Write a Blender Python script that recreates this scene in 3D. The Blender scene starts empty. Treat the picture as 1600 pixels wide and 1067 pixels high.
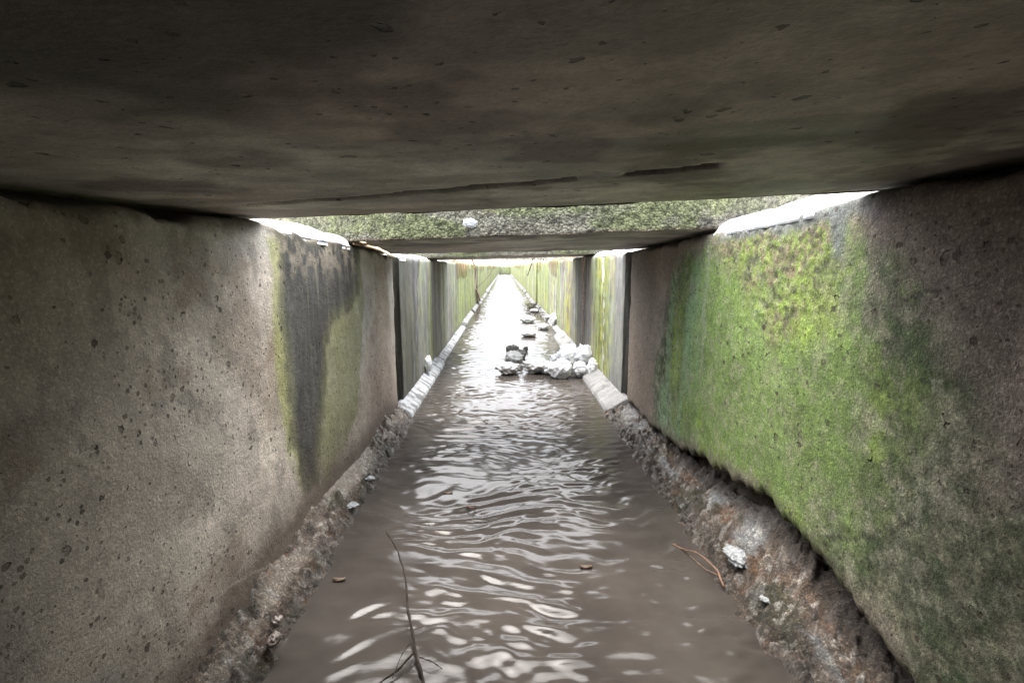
import bpy, bmesh, math, random
import numpy as np
from mathutils import Matrix, Vector
rng = random.Random(7)
C = bpy.context.scene.collection
S = bpy.context.scene

# ------------------------------------------------------------------ camera
F = 755.0
PSI, TH = math.atan(12 / F), math.atan(117 / F)
fw = np.array([math.sin(PSI) * math.cos(TH), math.cos(PSI) * math.cos(TH), -math.sin(TH)])
rt = np.array([math.cos(PSI), -math.sin(PSI), 0.0])
up = np.cross(rt, fw)
CAM = np.array([0.0, 0.0, 1.0])
cd = bpy.data.cameras.new("camera")
cam = bpy.data.objects.new("camera", cd)
C.objects.link(cam)
cd.sensor_width = 36.0
cd.lens = 36.0 * F / 1600
cd.clip_start = 0.02
cd.clip_end = 2000
M = Matrix(((rt[0], up[0], -fw[0], CAM[0]), (rt[1], up[1], -fw[1], CAM[1]), (rt[2], up[2], -fw[2], CAM[2]), (0, 0, 0, 1)))
cam.matrix_world = M
S.camera = cam

# ------------------------------------------------------------------ sky, sun, exposure
w = bpy.data.worlds.new("World"); S.world = w; w.use_nodes = True
nt = w.node_tree; nt.nodes.clear()
sky = nt.nodes.new('ShaderNodeTexSky'); sky.sky_type = 'NISHITA'; sky.sun_disc = False
sky.sun_elevation = math.radians(70); sky.sun_rotation = math.radians(-20)
sky.air_density = 1.0; sky.dust_density = 6.0; sky.ozone_density = 1.0
hs = nt.nodes.new('ShaderNodeHueSaturation'); hs.inputs['Saturation'].default_value = 0.42
bg = nt.nodes.new('ShaderNodeBackground'); bg.inputs[1].default_value = 0.15
wo = nt.nodes.new('ShaderNodeOutputWorld')
nt.links.new(sky.outputs[0], hs.inputs['Color']); nt.links.new(hs.outputs[0], bg.inputs[0]); nt.links.new(bg.outputs[0], wo.inputs[0])
sl = bpy.data.lights.new("sun", 'SUN'); sl.energy = 1.5; sl.angle = math.radians(105); sl.color = (1.0, 0.985, 0.96)
sun = bpy.data.objects.new("sun", sl); C.objects.link(sun)
el, az = math.radians(70), math.radians(-20)
sd = Vector((math.sin(az) * math.cos(el), math.cos(az) * math.cos(el), math.sin(el)))
sun.rotation_euler = sd.to_track_quat('Z', 'Y').to_euler()
S.view_settings.view_transform = 'Standard'; S.view_settings.look = 'None'
S.view_settings.exposure = 2.55; S.view_settings.gamma = 1.0
S.view_settings.use_curve_mapping = False
S.render.engine = 'CYCLES'
S.cycles.max_bounces = 14; S.cycles.diffuse_bounces = 10; S.cycles.glossy_bounces = 6
S.cycles.caustics_reflective = True; S.cycles.caustics_refractive = False
S.cycles.sample_clamp_indirect = 8
S.cycles.use_denoising = True

# ------------------------------------------------------------------ numeric helpers
R0 = np.random.RandomState(11)
TAB = R0.rand(256, 256)
TAB3 = R0.rand(64, 64, 64)
def vn(x, y, s=0):
    x = np.asarray(x, float) + s * 17.31; y = np.asarray(y, float) + s * 9.77
    xi = np.floor(x).astype(int); yi = np.floor(y).astype(int)
    fx = x - xi; fy = y - yi
    fx = fx * fx * fx * (fx * (fx * 6 - 15) + 10); fy = fy * fy * fy * (fy * (fy * 6 - 15) + 10)
    a = TAB[xi & 255, yi & 255]; b = TAB[(xi + 1) & 255, yi & 255]
    c = TAB[xi & 255, (yi + 1) & 255]; d = TAB[(xi + 1) & 255, (yi + 1) & 255]
    return (a * (1 - fx) + b * fx) * (1 - fy) + (c * (1 - fx) + d * fx) * fy
def fbm(x, y, o=4, s=0, g=0.5):
    t = 0; a = 1; n = 0
    for i in range(o):
        t = t + a * vn(x * 2 ** i, y * 2 ** i, s + i * 3.1); n += a; a *= g
    return t / n
def vn3(p, s=0):
    p = p + s * 5.37
    i = np.floor(p).astype(int); f = p - i; f = f * f * (3 - 2 * f)
    r = 0
    for dx in (0, 1):
        for dy in (0, 1):
            for dz in (0, 1):
                r = r + TAB3[(i[:, 0] + dx) & 63, (i[:, 1] + dy) & 63, (i[:, 2] + dz) & 63] * \
                    (f[:, 0] if dx else 1 - f[:, 0]) * (f[:, 1] if dy else 1 - f[:, 1]) * (f[:, 2] if dz else 1 - f[:, 2])
    return r
def fbm3(p, o=4, s=0, g=0.5):
    t = 0; a = 1; n = 0
    for k in range(o):
        t = t + a * vn3(p * 2 ** k, s + k * 2.3); n += a; a *= g
    return t / n
def worley(x, y, s=0):
    xi = np.floor(x).astype(int); yi = np.floor(y).astype(int)
    best = np.full(np.shape(x), 9.0); cid = np.zeros(np.shape(x))
    for dx in (-1, 0, 1):
        for dy in (-1, 0, 1):
            cx = xi + dx; cy = yi + dy
            jx = TAB[(cx + s) & 255, cy & 255]; jy = TAB[cx & 255, (cy + 91 + s) & 255]
            d = np.hypot(cx + jx - x, cy + jy - y)
            k = d < best
            best = np.where(k, d, best); cid = np.where(k, TAB[(cx + 37) & 255, (cy + s) & 255], cid)
    return best, cid
def ss(a, b, x):
    t = np.clip((x - a) / (b - a), 0, 1); return t * t * (3 - 2 * t)
def mixc(c, col, m):
    return c * (1 - m[..., None]) + np.array(col)[None, :] * m[..., None]
def polysd(poly, x, y):
    """signed distance to polygon, positive inside"""
    P = np.array(poly, float); n = len(P); d = np.full(x.shape, 1e9); ins = np.zeros(x.shape, bool)
    for i in range(n):
        ax, ay = P[i]; bx, by = P[(i + 1) % n]
        ex, ey = bx - ax, by - ay
        t = np.clip(((x - ax) * ex + (y - ay) * ey) / (ex * ex + ey * ey + 1e-12), 0, 1)
        d = np.minimum(d, np.hypot(x - ax - t * ex, y - ay - t * ey))
        c = ((ay > y) != (by > y)) & (x < (bx - ax) * (y - ay) / (by - ay + 1e-12) + ax)
        ins ^= c
    return np.where(ins, d, -d)
def ray(px, py):
    return fw + rt * (px - 800) / F - up * (py - 533.5) / F
def on_x(px, py, X):
    d = ray(px, py); return CAM + d * (X / d[0])
def on_z(px, py, z=0.0):
    d = ray(px, py); return CAM + d * ((z - 1.0) / d[2])
def on_y(px, py, Y):
    d = ray(px, py); return CAM + d * (Y / d[1])

# ------------------------------------------------------------------ object helpers
def link(o, parent=None):
    C.objects.link(o)
    if parent: o.parent = parent
    return o
def tag(o, label=None, cat=None, group=None, kind=None):
    if label: o['label'] = label
    if cat: o['category'] = cat
    if group: o['group'] = group
    if kind: o['kind'] = kind
    return o
def mesh_obj(name, V, faces, mat, col=None, wet=None, parent=None, smooth=True, loc=None):
    V = np.asarray(V, float)
    me = bpy.data.meshes.new(name)
    off = np.zeros(3) if loc is None else np.asarray(loc, float)
    faces = np.asarray(faces) if not isinstance(faces, list) else faces
    me.from_pydata((V - off).tolist(), [], faces.tolist() if isinstance(faces, np.ndarray) else faces)
    if col is not None:
        a = me.color_attributes.new("Col", 'FLOAT_COLOR', 'POINT')
        c4 = np.ones((len(V), 4)); c4[:, :3] = np.clip(col, 0, 1)
        a.data.foreach_set('color', c4.ravel())
    if wet is not None:
        a = me.attributes.new("wet", 'FLOAT', 'POINT'); a.data.foreach_set('value', np.clip(wet, 0, 1))
    me.materials.append(mat)
    if smooth: me.polygons.foreach_set('use_smooth', [True] * len(me.polygons))
    me.update()
    o = bpy.data.objects.new(name, me)
    if loc is not None: o.location = off.tolist()
    return link(o, parent)
def gridfaces(nu, nv, base=0, flip=False):
    i = np.arange(nu - 1)[:, None] * nv + np.arange(nv - 1)[None, :] + base
    q = np.stack([i, i + nv, i + nv + 1, i + 1], -1).reshape(-1, 4)
    return q[:, ::-1] if flip else q

# ------------------------------------------------------------------ materials
def newmat(name):
    m = bpy.data.materials.new(name); m.use_nodes = True
    m.node_tree.nodes.clear(); return m, m.node_tree
class N:
    def __init__(s, nt): s.nt = nt
    def n(s, t, **k):
        o = s.nt.nodes.new(t)
        for a, b in k.items(): setattr(o, a, b)
        return o
    def put(s, sock, v):
        if hasattr(v, 'is_linked') or isinstance(v, bpy.types.NodeSocket): s.nt.links.new(v, sock)
        else: sock.default_value = v
    def math(s, op, a, b=0.0, clamp=False):
        o = s.n('ShaderNodeMath', operation=op, use_clamp=clamp); s.put(o.inputs[0], a); s.put(o.inputs[1], b); return o.outputs[0]
    def noise(s, vec, scale, detail=6, rough=0.6, dist=0.0):
        o = s.n('ShaderNodeTexNoise'); s.put(o.inputs['Vector'], vec)
        o.inputs['Scale'].default_value = scale; o.inputs['Detail'].default_value = detail
        o.inputs['Roughness'].default_value = rough; o.inputs['Distortion'].default_value = dist
        return o.outputs['Fac']
    def vor(s, vec, scale, feat='F1'):
        o = s.n('ShaderNodeTexVoronoi', feature=feat); s.put(o.inputs['Vector'], vec); o.inputs['Scale'].default_value = scale; return o
    def ramp(s, fac, stops):
        o = s.n('ShaderNodeValToRGB'); s.put(o.inputs[0], fac); e = o.color_ramp.elements
        while len(e) < len(stops): e.new(0.5)
        for k, (p, c) in enumerate(stops):
            e[k].position = p; e[k].color = (c, c, c, 1) if isinstance(c, (int, float)) else (*c, 1)
        return o.outputs[0]
    def mix(s, fac, a, b, mode='MIX'):
        o = s.n('ShaderNodeMix', data_type='RGBA', blend_type=mode); s.put(o.inputs[0], fac); s.put(o.inputs[6], a); s.put(o.inputs[7], b); return o.outputs[2]
    def bump(s, h, strength, dist, normal=None):
        o = s.n('ShaderNodeBump'); s.put(o.inputs['Height'], h); o.inputs['Strength'].default_value = strength
        o.inputs['Distance'].default_value = dist
        if normal is not None: s.nt.links.new(normal, o.inputs['Normal'])
        return o.outputs[0]

def surface_mat(name, pits=0.0, grit=1.0, contrast=0.5, bumpd=0.004, rough=0.85, pebble=0.0, pitscale=22, stretch=(1, 1, 1), speckle=0.0, spec=0.35):
    m, nt = newmat(name); g = N(nt)
    tc = g.n('ShaderNodeTexCoord').outputs['Object']
    mp = g.n('ShaderNodeMapping'); nt.links.new(tc, mp.inputs[0]); mp.inputs['Scale'].default_value = stretch
    v = mp.outputs[0]
    at = g.n('ShaderNodeAttribute', attribute_name='Col'); col = at.outputs['Color']
    wt = g.n('ShaderNodeAttribute', attribute_name='wet').outputs['Fac']
    n1 = g.noise(v, 38, 8, 0.68); n2 = g.noise(v, 170, 5, 0.7); n3 = g.noise(v, 9, 5, 0.6)
    lo, hi = 1 - contrast, 1 + contrast
    f1 = g.ramp(n1, [(0.28, lo), (0.72, hi)]); f2 = g.ramp(n2, [(0.3, 1 - contrast * .8), (0.7, 1 + contrast * .8)])
    f3 = g.ramp(n3, [(0.3, 1 - contrast * .5), (0.7, 1 + contrast * .5)])
    col = g.mix(1.0, col, f1, 'MULTIPLY'); col = g.mix(1.0, col, f2, 'MULTIPLY'); col = g.mix(1.0, col, f3, 'MULTIPLY')
    h = g.math('ADD', g.math('MULTIPLY', n1, 0.6 * grit), g.math('MULTIPLY', n2, 0.35 * grit))
    if speckle:
        sv = g.vor(v, 210); r = g.n('ShaderNodeSeparateColor'); nt.links.new(sv.outputs['Color'], r.inputs[0])
        sp = g.ramp(r.outputs[0], [(0.0, 1 - speckle), (0.8, 1.0), (0.93, 1 + speckle * 1.6)])
        col = g.mix(1.0, col, sp, 'MULTIPLY')
    if pebble:
        pv = g.vor(v, 95); ph = g.math('SUBTRACT', 0.6, pv.outputs['Distance'])
        h = g.math('ADD', h, g.math('MULTIPLY', ph, pebble))
        r = g.n('ShaderNodeSeparateColor'); nt.links.new(pv.outputs['Color'], r.inputs[0])
        col = g.mix(1.0, col, g.ramp(r.outputs[0], [(0.0, 0.55), (1.0, 1.5)]), 'MULTIPLY')
        col = g.mix(g.ramp(pv.outputs['Distance'], [(0.5, 0.0), (0.85, 0.5)]), col, (0.02, 0.018, 0.015, 1))
    if pits:
        for sc, thr, pw_ in ((pitscale, 0.17, 4.5), (pitscale * 2.2, 0.24, 3.5), (pitscale * 5, .26, 3.5)):
            dv = g.n('ShaderNodeVectorMath', operation='ADD')
            nn = g.n('ShaderNodeTexNoise'); nt.links.new(tc, nn.inputs['Vector']); nn.inputs['Scale'].default_value = sc * 2.5
            sca = g.n('ShaderNodeVectorMath', operation='SCALE'); nt.links.new(nn.outputs['Color'], sca.inputs[0]); sca.inputs['Scale'].default_value = 0.5 / sc
            nt.links.new(tc, dv.inputs[0]); nt.links.new(sca.outputs[0], dv.inputs[1])
            pv = g.vor(dv.outputs[0], sc)
            r = g.n('ShaderNodeSeparateColor'); nt.links.new(pv.outputs['Color'], r.inputs[0])
            rad = g.math('MULTIPLY', g.math('POWER', r.outputs[0], pw_), thr * pits)
            mk = g.math('DIVIDE', g.math('SUBTRACT', rad, pv.outputs['Distance']), 0.045, True)
            col = g.mix(g.math('MULTIPLY', mk, g.math('ADD', 0.3, g.math('MULTIPLY', r.outputs[1], 0.5))), col, (0.055, 0.042, 0.03, 1))
            h = g.math('SUBTRACT', h, g.math('MULTIPLY', mk, 1.2))
    wd = g.math('MULTIPLY', wt, 0.25)
    b = g.n('ShaderNodeBsdfPrincipled'); nt.links.new(col, b.inputs['Base Color'])
    b.inputs['Specular IOR Level'].default_value = spec
    rg = g.math('SUBTRACT', rough, g.math('MULTIPLY', wt, rough - 0.12)); nt.links.new(rg, b.inputs['Roughness'])
    nt.links.new(g.bump(h, 0.9, bumpd), b.inputs['Normal'])
    o = g.n('ShaderNodeOutputMaterial'); nt.links.new(b.outputs[0], o.inputs[0])
    return m
MWL = surface_mat("wall_concrete", pits=1.6, contrast=0.16, bumpd=0.011, pitscale=17, speckle=0.12)
MWR = surface_mat("mossy_concrete", pits=1.8, contrast=0.27, bumpd=0.014, pitscale=17, speckle=0.22)
MFAR = surface_mat("streaked_concrete", contrast=0.28, bumpd=0.006, stretch=(1, 1, .25))
MCEIL = surface_mat("slab_concrete", pits=1.1, contrast=0.2, bumpd=0.006, pitscale=14, stretch=(.8, 1, 1), rough=0.7)
MEDGE = surface_mat("pebbled_concrete", contrast=0.22, bumpd=0.012, pebble=1.0)
MRUB = surface_mat("wet_rubble", contrast=0.34, bumpd=0.022, grit=1.8, speckle=0.4, rough=0.75, spec=0.6)
MFROST = surface_mat("frosted_concrete", contrast=0.2, bumpd=0.006, speckle=0.2)

def snow_mat(name="snow", base=(0.86, 0.87, 0.89), dirty=0.0):
    m, nt = newmat(name); g = N(nt); tc = g.n('ShaderNodeTexCoord').outputs['Object']
    n1 = g.noise(tc, 45, 6, 0.65); n2 = g.noise(tc, 260, 3, 0.6)
    c = g.mix(g.ramp(g.noise(tc, 20, 5), [(0.45, 0.0), (0.75, dirty)]), (*base, 1), (0.42, 0.36, 0.3, 1))
    b = g.n('ShaderNodeBsdfPrincipled'); nt.links.new(c, b.inputs['Base Color']); b.inputs['Roughness'].default_value = 0.55
    b.inputs['Subsurface Weight'].default_value = 0.3; b.inputs['Subsurface Radius'].default_value = (0.012, 0.014, 0.018); b.inputs['Subsurface Scale'].default_value = 0.6
    h = g.math('ADD', n1, g.math('MULTIPLY', n2, 0.3))
    nt.links.new(g.bump(h, 0.8, 0.012), b.inputs['Normal'])
    o = g.n('ShaderNodeOutputMaterial'); nt.links.new(b.outputs[0], o.inputs[0]); return m
MSNOW = snow_mat(); MLUMP = snow_mat("crusty_snow", (0.76, 0.77, 0.79), 0.3); MSLUSH = snow_mat("slushy_snow", (0.55, 0.55, 0.55), 0.5); MGREY = snow_mat("grey_slush", (0.27, 0.27, 0.26), 0.6)
def simple(name, a, b_, rough=0.7, scale=30, bump=0.003, spec=0.5, trans=0.0):
    m, nt = newmat(name); g = N(nt); tc = g.n('ShaderNodeTexCoord').outputs['Object']
    n = g.noise(tc, scale, 6, 0.65)
    c = g.mix(g.ramp(n, [(0.35, 0.0), (0.65, 1.0)]), (*a, 1), (*b_, 1))
    b = g.n('ShaderNodeBsdfPrincipled'); nt.links.new(c, b.inputs['Base Color']); b.inputs['Roughness'].default_value = rough
    b.inputs['Specular IOR Level'].default_value = spec; b.inputs['Transmission Weight'].default_value = trans
    nt.links.new(g.bump(n, 0.7, bump), b.inputs['Normal'])
    o = g.n('ShaderNodeOutputMaterial'); nt.links.new(b.outputs[0], o.inputs[0]); return m
MTWIG = simple("dark_bark", (0.012, 0.01, 0.009), (0.04, 0.03, 0.024), .85, 90, spec=.15)
MRED = simple("reddish_bark", (0.09, 0.045, 0.025), (0.22, 0.11, 0.06), 0.5, 90)
MSTRAW = simple("pale_straw", (0.42, 0.29, 0.17), (0.6, 0.45, 0.28), 0.6, 60)
MICE = simple("ice", (0.2, 0.21, 0.21), (0.46, 0.48, 0.5), 0.25, 90, 0.02)
MROOT = simple("frosted_root", (0.22, 0.13, 0.1), (0.55, 0.42, 0.36), 0.6, 70)
MSTONE = simple("wet_stone", (0.1, 0.085, 0.075), (0.24, 0.2, 0.17), 0.3, 26, 0.004)

def water_mat():
    m, nt = newmat("muddy_water"); g = N(nt); tc = g.n('ShaderNodeTexCoord').outputs['Object']
    n = g.noise(tc, 3.0, 4)
    c = g.mix(g.ramp(n, [(0.35, 0.0), (0.65, 1.0)]), (0.036, 0.031, 0.0275, 1), (0.056, 0.049, 0.043, 1))
    b = g.n('ShaderNodeBsdfPrincipled'); nt.links.new(c, b.inputs['Base Color']); b.inputs['Roughness'].default_value = 0.15
    b.inputs['IOR'].default_value = 1.33; b.inputs['Specular IOR Level'].default_value = 0.34
    mp = g.n('ShaderNodeMapping'); nt.links.new(tc, mp.inputs[0]); mp.inputs['Scale'].default_value = (0.6, 1.5, 1)
    nt.links.new(g.bump(g.noise(mp.outputs[0], 26, 3, 0.5), 0.2, 0.004), b.inputs['Normal'])
    o = g.n('ShaderNodeOutputMaterial'); nt.links.new(b.outputs[0], o.inputs[0]); return m
MWATER = water_mat()

# ------------------------------------------------------------------ channel dimensions
XL, XR = -0.71, 0.84
JL, JR = 3.12, 3.22            # first wall joints
FAR = 66.0
def ztL(y): return 1 + np.interp(y, [-3, .6, 1.4, 2.25, 3.1, 8, 70], [.09, .107, .128, .106, .07, .066, .066])
def ztR(y): return 1 + np.interp(y, [-3, .75, 1.15, 1.95, 3.2, 8, 70], [.175, .17, .164, .144, .107, .108, .1])
def zceil(x, y):
    t = (x - XL) / (XR - XL); return (ztL(y) * (1 - t) + ztR(y) * t) + 0.012

# px polygons -> wall coordinates (y, z)
def PL(pts): return [(p[1], p[2]) for p in (on_x(a, b, XL) for a, b in pts)]
def PR(pts): return [(p[1], p[2]) for p in (on_x(a, b, XR) for a, b in pts)]
def line_from(pts, X, extra0, extra1):
    q = sorted([(on_x(a, b, X)[1], on_x(a, b, X)[2]) for a, b in pts])
    return [extra0[0]] + [a for a, _ in q] + [extra1[0]], [extra0[1]] + [b for _, b in q] + [extra1[1]]

# bottom edge of the right near wall (ragged undercut)
UBY, UBZ = line_from([(1000, 652), (1045, 690), (1088, 715), (1120, 732), (1160, 764), (1192, 772), (1230, 822), (1280, 872), (1330, 948), (1388, 1020), (1412, 1066)], XR, (-3, .12), (3.3, .10))
LBY, LBZ = line_from([(300, 1060), (350, 985), (400, 905), (450, 845), (500, 775), (560, 715), (600, 655)], XL, (-3, .1), (3.2, .06))

# ------------------------------------------------------------------ wall colours
def col_left(y, z):
    wy = y + (fbm(y * 7, z * 4, 6, 1, .62) - .5) * .10; wz = z + (fbm(y * 6, z * 6, 5, 2) - .5) * .07
    n = fbm(y * 2.2, z * 2.2, 5, 3); c = np.zeros(y.shape + (3,)) + np.array((.62, .545, .46))
    c = mixc(c, (.41, .345, .275), ss(.45, .62, n)); c = mixc(c, (.57, .55, .50), ss(.5, .66, fbm(y * 1.7, z * 1.7, 5, 9)) * .8)
    st = fbm(y * 16, z * 1.6, 4, 5); c = c * (1 + (st[..., None] - .5) * .25)
    m4 = fbm(y * 7, z * 7, 5, 33, .62); c = c * (1 + (m4[..., None] - .5) * .6)
    c = mixc(c, (.30, .22, .16), ss(.60, .72, fbm(y * 4 + 7, z * 5, 5, 34, .6)) * .6)
    c = mixc(c, (.30, .27, .23), ss(.60, .68, fbm(y * 13, z * 9, 4, 35, .6)) * .5)
    # near part browner
    c = mixc(c, (.24, .20, .155), ss(1.25, .55, y) * .5)
    b = np.interp(y, LBY, LBZ)
    # pinkish damp lower zone past the stain
    c = mixc(c, (.42, .34, .29), ss(2.2, 2.5, y) * ss(.75, .45, z) * .6)
    # olive algae behind the stain
    sd_ = polysd(PL([(520, 470), (562, 400), (568, 470), (566, 560), (560, 640), (540, 700), (505, 775), (495, 700), (505, 560)]), wy, wz)
    c = mixc(c, (.27, .27, .14), ss(-.02, .03, sd_) * (.65 + .35 * fbm(y * 14, z * 3, 3, 8)))
    # yellow green fringe
    sd_ = polysd(PL([(412, 380), (440, 372), (450, 450), (462, 600), (470, 760), (455, 720), (440, 640), (428, 540), (424, 450)]), wy, wz)
    c = mixc(c, (.34, .35, .13), ss(-.03, .02, sd_) * .75)
    # dark wet stain
    sd_ = polysd(PL([(426, 345), (556, 360), (562, 400), (561, 455), (548, 480), (522, 512), (511, 545), (507, 620), (501, 690), (498, 755), (474, 772), (462, 735), (452, 690), (448, 600), (437, 500), (430, 400)]), wy, wz)
    dk = ss(-.018, .022, sd_ + (fbm(y * 40, z * 30, 3, 36) - .5) * .03); inner = ss(0.0, .10, sd_)
    dc = mixc(np.zeros(y.shape + (3,)) + np.array((.15, .145, .085)), (.075, .071, .063), inner)
    dc = dc * (1 + (fbm(y * 22, z * 3.5, 5, 37, .65)[..., None] - .5) * 1.3)
    dc = mixc(dc, (.25, .235, .17), ss(.5, .7, fbm(y * 24, z * 1.4, 5, 12, .6)) * ss(.35, .8, z) * .75)
    dc = mixc(dc, (.32, .27, .2), ss(.5, .66, fbm(y * 22, z * 22, 4, 15)) * ss(.9, 1.06, z) * .7)
    c = c * (1 - dk[..., None]) + dc * dk[..., None]
    # damp foot
    d = z - b - .06 * fbm(y * 9, z * 0 + 3, 3, 21)
    c = mixc(c, (.105, .08, .062), ss(.10, -.01, d) * .8)
    c = mixc(c, (.13, .10, .08), ss(.30, .05, d + .25 * (fbm(y * 5, z * 2, 4, 22) - .5)) * .45)
    # darker towards the top edge
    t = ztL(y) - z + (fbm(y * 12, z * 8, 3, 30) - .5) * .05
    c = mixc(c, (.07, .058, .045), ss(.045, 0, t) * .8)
    # hairline lime crack
    for cr in ([(300, 985), (330, 940), (362, 915), (398, 893), (430, 880)], [(190, 1066), (240, 1030), (296, 1003)]):
        P = PL(cr); dd = np.full(y.shape, 9.)
        for (a, b2), (c2, e) in zip(P[:-1], P[1:]):
            ux, uy = c2 - a, e - b2; yy = y + (fbm(y * 40, z * 40, 2, 31) - .5) * .02
            tt = np.clip(((yy - a) * ux + (z - b2) * uy) / (ux * ux + uy * uy), 0, 1)
            dd = np.minimum(dd, np.hypot(yy - a - tt * ux, z - b2 - tt * uy))
        c = mixc(c, (.4, .36, .3), ss(.0045, .0015, dd) * .8)
    wet = dk * .22 + ss(.1, 0, d) * .3
    return c, wet
def col_right(y, z):
    wy = y + (fbm(y * 5, z * 3, 4, 41) - .5) * .12; wz = z + (fbm(y * 5, z * 5, 4, 42) - .5) * .12
    c = np.zeros(y.shape + (3,)) + np.array((.34, .285, .24))
    c = mixc(c, (.25, .205, .175), ss(.42, .62, fbm(y * 3, z * 3, 5, 43)))
    n = fbm(y * 9, z * 9, 5, 44, .65); n2 = fbm(y * 30, z * 30, 4, 45, .7)
    big = polysd(PR([(1048, 420), (1100, 372), (1330, 310), (1372, 385), (1440, 470), (1500, 560), (1560, 720), (1700, 860), (2300, 1300), (1500, 1500), (1380, 1030), (1160, 770), (1050, 700), (1015, 655), (1018, 560), (1040, 470)]), wy, wz)
    g = ss(-.07, .10, big + (n - .5) * .18)
    core = polysd(PR([(1090, 400), (1300, 330), (1325, 420), (1355, 600), (1290, 790), (1250, 830), (1130, 735), (1050, 640), (1060, 520)]), wy, wz)
    k = ss(-.22, .10, core + (n - .5) * .18)
    gc = mixc(np.zeros(y.shape + (3,)) + np.array((.115, .125, .075)), (.15, .225, .06), k)
    gc = mixc(gc, (.23, .335, .05), k * ss(.45, .62, fbm(y * 5, z * 2.5, 4, 46)) * .85)
    gc = mixc(gc, (.045, .075, .03), (1 - k) * ss(.47, .66, fbm(y * 4.5 + 3, z * 4.5, 5, 47, .6)) * .9)
    gc = mixc(gc, (.10, .145, .035), k * ss(.5, .7, fbm(y * 6, z * 4, 5, 49, .6)) * .4)
    gc = mixc(gc, (.26, .25, .17), (1 - k * .45) * ss(.5, .72, n2) * .75)
    gc = mixc(gc, (.19, .31, .16), ss(.4, .65, fbm(y * 12, z * 1.5, 3, 48)) * ss(2.9, 2.3, y) * ss(1.9, 2.2, y) * .8)
    gr = fbm(y * 42, z * 42, 4, 57, .7); gc = gc * (1 + (gr[..., None] - .5) * (1.5 - 1.0 * k[..., None]))
    gc = mixc(gc, (.035, .06, .022), ss(.56, .66, fbm(y * 20, z * 17, 5, 58, .68)) * (.75 - .62 * k))
    gc = mixc(gc, (.30, .30, .22), ss(.57, .66, fbm(y * 26 + 9, z * 24, 5, 59, .7)) * (.6 - .45 * k))
    g = np.clip(g * (.72 + .5 * n), 0, 1)
    c = c * (1 - g[..., None]) + gc * g[..., None]
    c = mixc(c, (.26, .30, .20), ss(.025, .0, np.abs(wy - on_x(1104, 420, XR)[1])) * ss(.35, .6, z) * .6)
    # crumbly ochre patch with cushions of moss
    sd_ = polysd(PR([(1120, 372), (1180, 350), (1240, 335), (1300, 340), (1312, 430), (1290, 490), (1230, 520), (1180, 500), (1150, 440)]), wy, wz)
    o = ss(-.07, .05, sd_ + (fbm(y * 9, z * 9, 4, 56) - .5) * .12)
    c = mixc(c, (.20, .175, .10), o * (.25 + .75 * ss(.42, .58, fbm(y * 10, z * 12, 5, 39, .65))))
    c = mixc(c, (.19, .27, .045), ss(-.16, .05, sd_) * ss(.50, .62, fbm(y * 60, z * 64, 4, 50, .7) + .30 * (fbm(y * 9, z * 9, 3, 3) - .48)) * .8)
    c = mixc(c, (.05, .045, .035), o * ss(.6, .68, fbm(y * 34, z * 34, 3, 51)) * .7)
    # grey damp band under the snow
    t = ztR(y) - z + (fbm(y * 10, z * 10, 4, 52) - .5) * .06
    gb = ss(.07, .03, t) * ss(1.06, 1.16, y) * ss(2.0, 1.85, y)
    c = mixc(c, (.15, .155, .15), gb * .9)
    sd_ = polysd(PR([(1290, 330), (1330, 312), (1332, 360), (1322, 420), (1306, 410), (1296, 370)]), wy, wz); c = mixc(c, (.14, .155, .15), ss(-.01, .03, sd_) * .85)
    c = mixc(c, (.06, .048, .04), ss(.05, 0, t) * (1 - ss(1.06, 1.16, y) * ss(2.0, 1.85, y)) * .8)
    # brown damp far end
    c = mixc(c, (.17, .135, .105), ss(2.55, 2.8, wy) * .85)
    b = np.interp(y, UBY, UBZ)
    c = mixc(c, (.10, .085, .055), ss(.07, 0, z - b - .03 * fbm(y * 14, z * 14, 3, 54)) * .55)
    for cr in ([(1290, 838), (1340, 842), (1400, 820), (1440, 800)], [(1410, 470), (1450, 455), (1487, 452)]):
        P = PR(cr); dd = np.full(y.shape, 9.); yy = y + (fbm(y * 40, z * 40, 2, 31) - .5) * .03
        for (a, b2), (c2, e) in zip(P[:-1], P[1:]):
            ux, uy = c2 - a, e - b2
            tt = np.clip(((yy - a) * ux + (z - b2) * uy) / (ux * ux + uy * uy), 0, 1)
            dd = np.minimum(dd, np.hypot(yy - a - tt * ux, z - b2 - tt * uy))
        c = mixc(c, (.03, .025, .02), ss(.005, .0015, dd) * .8)
    return c, ss(.08, 0, t) * .1 + gb * .15
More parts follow.
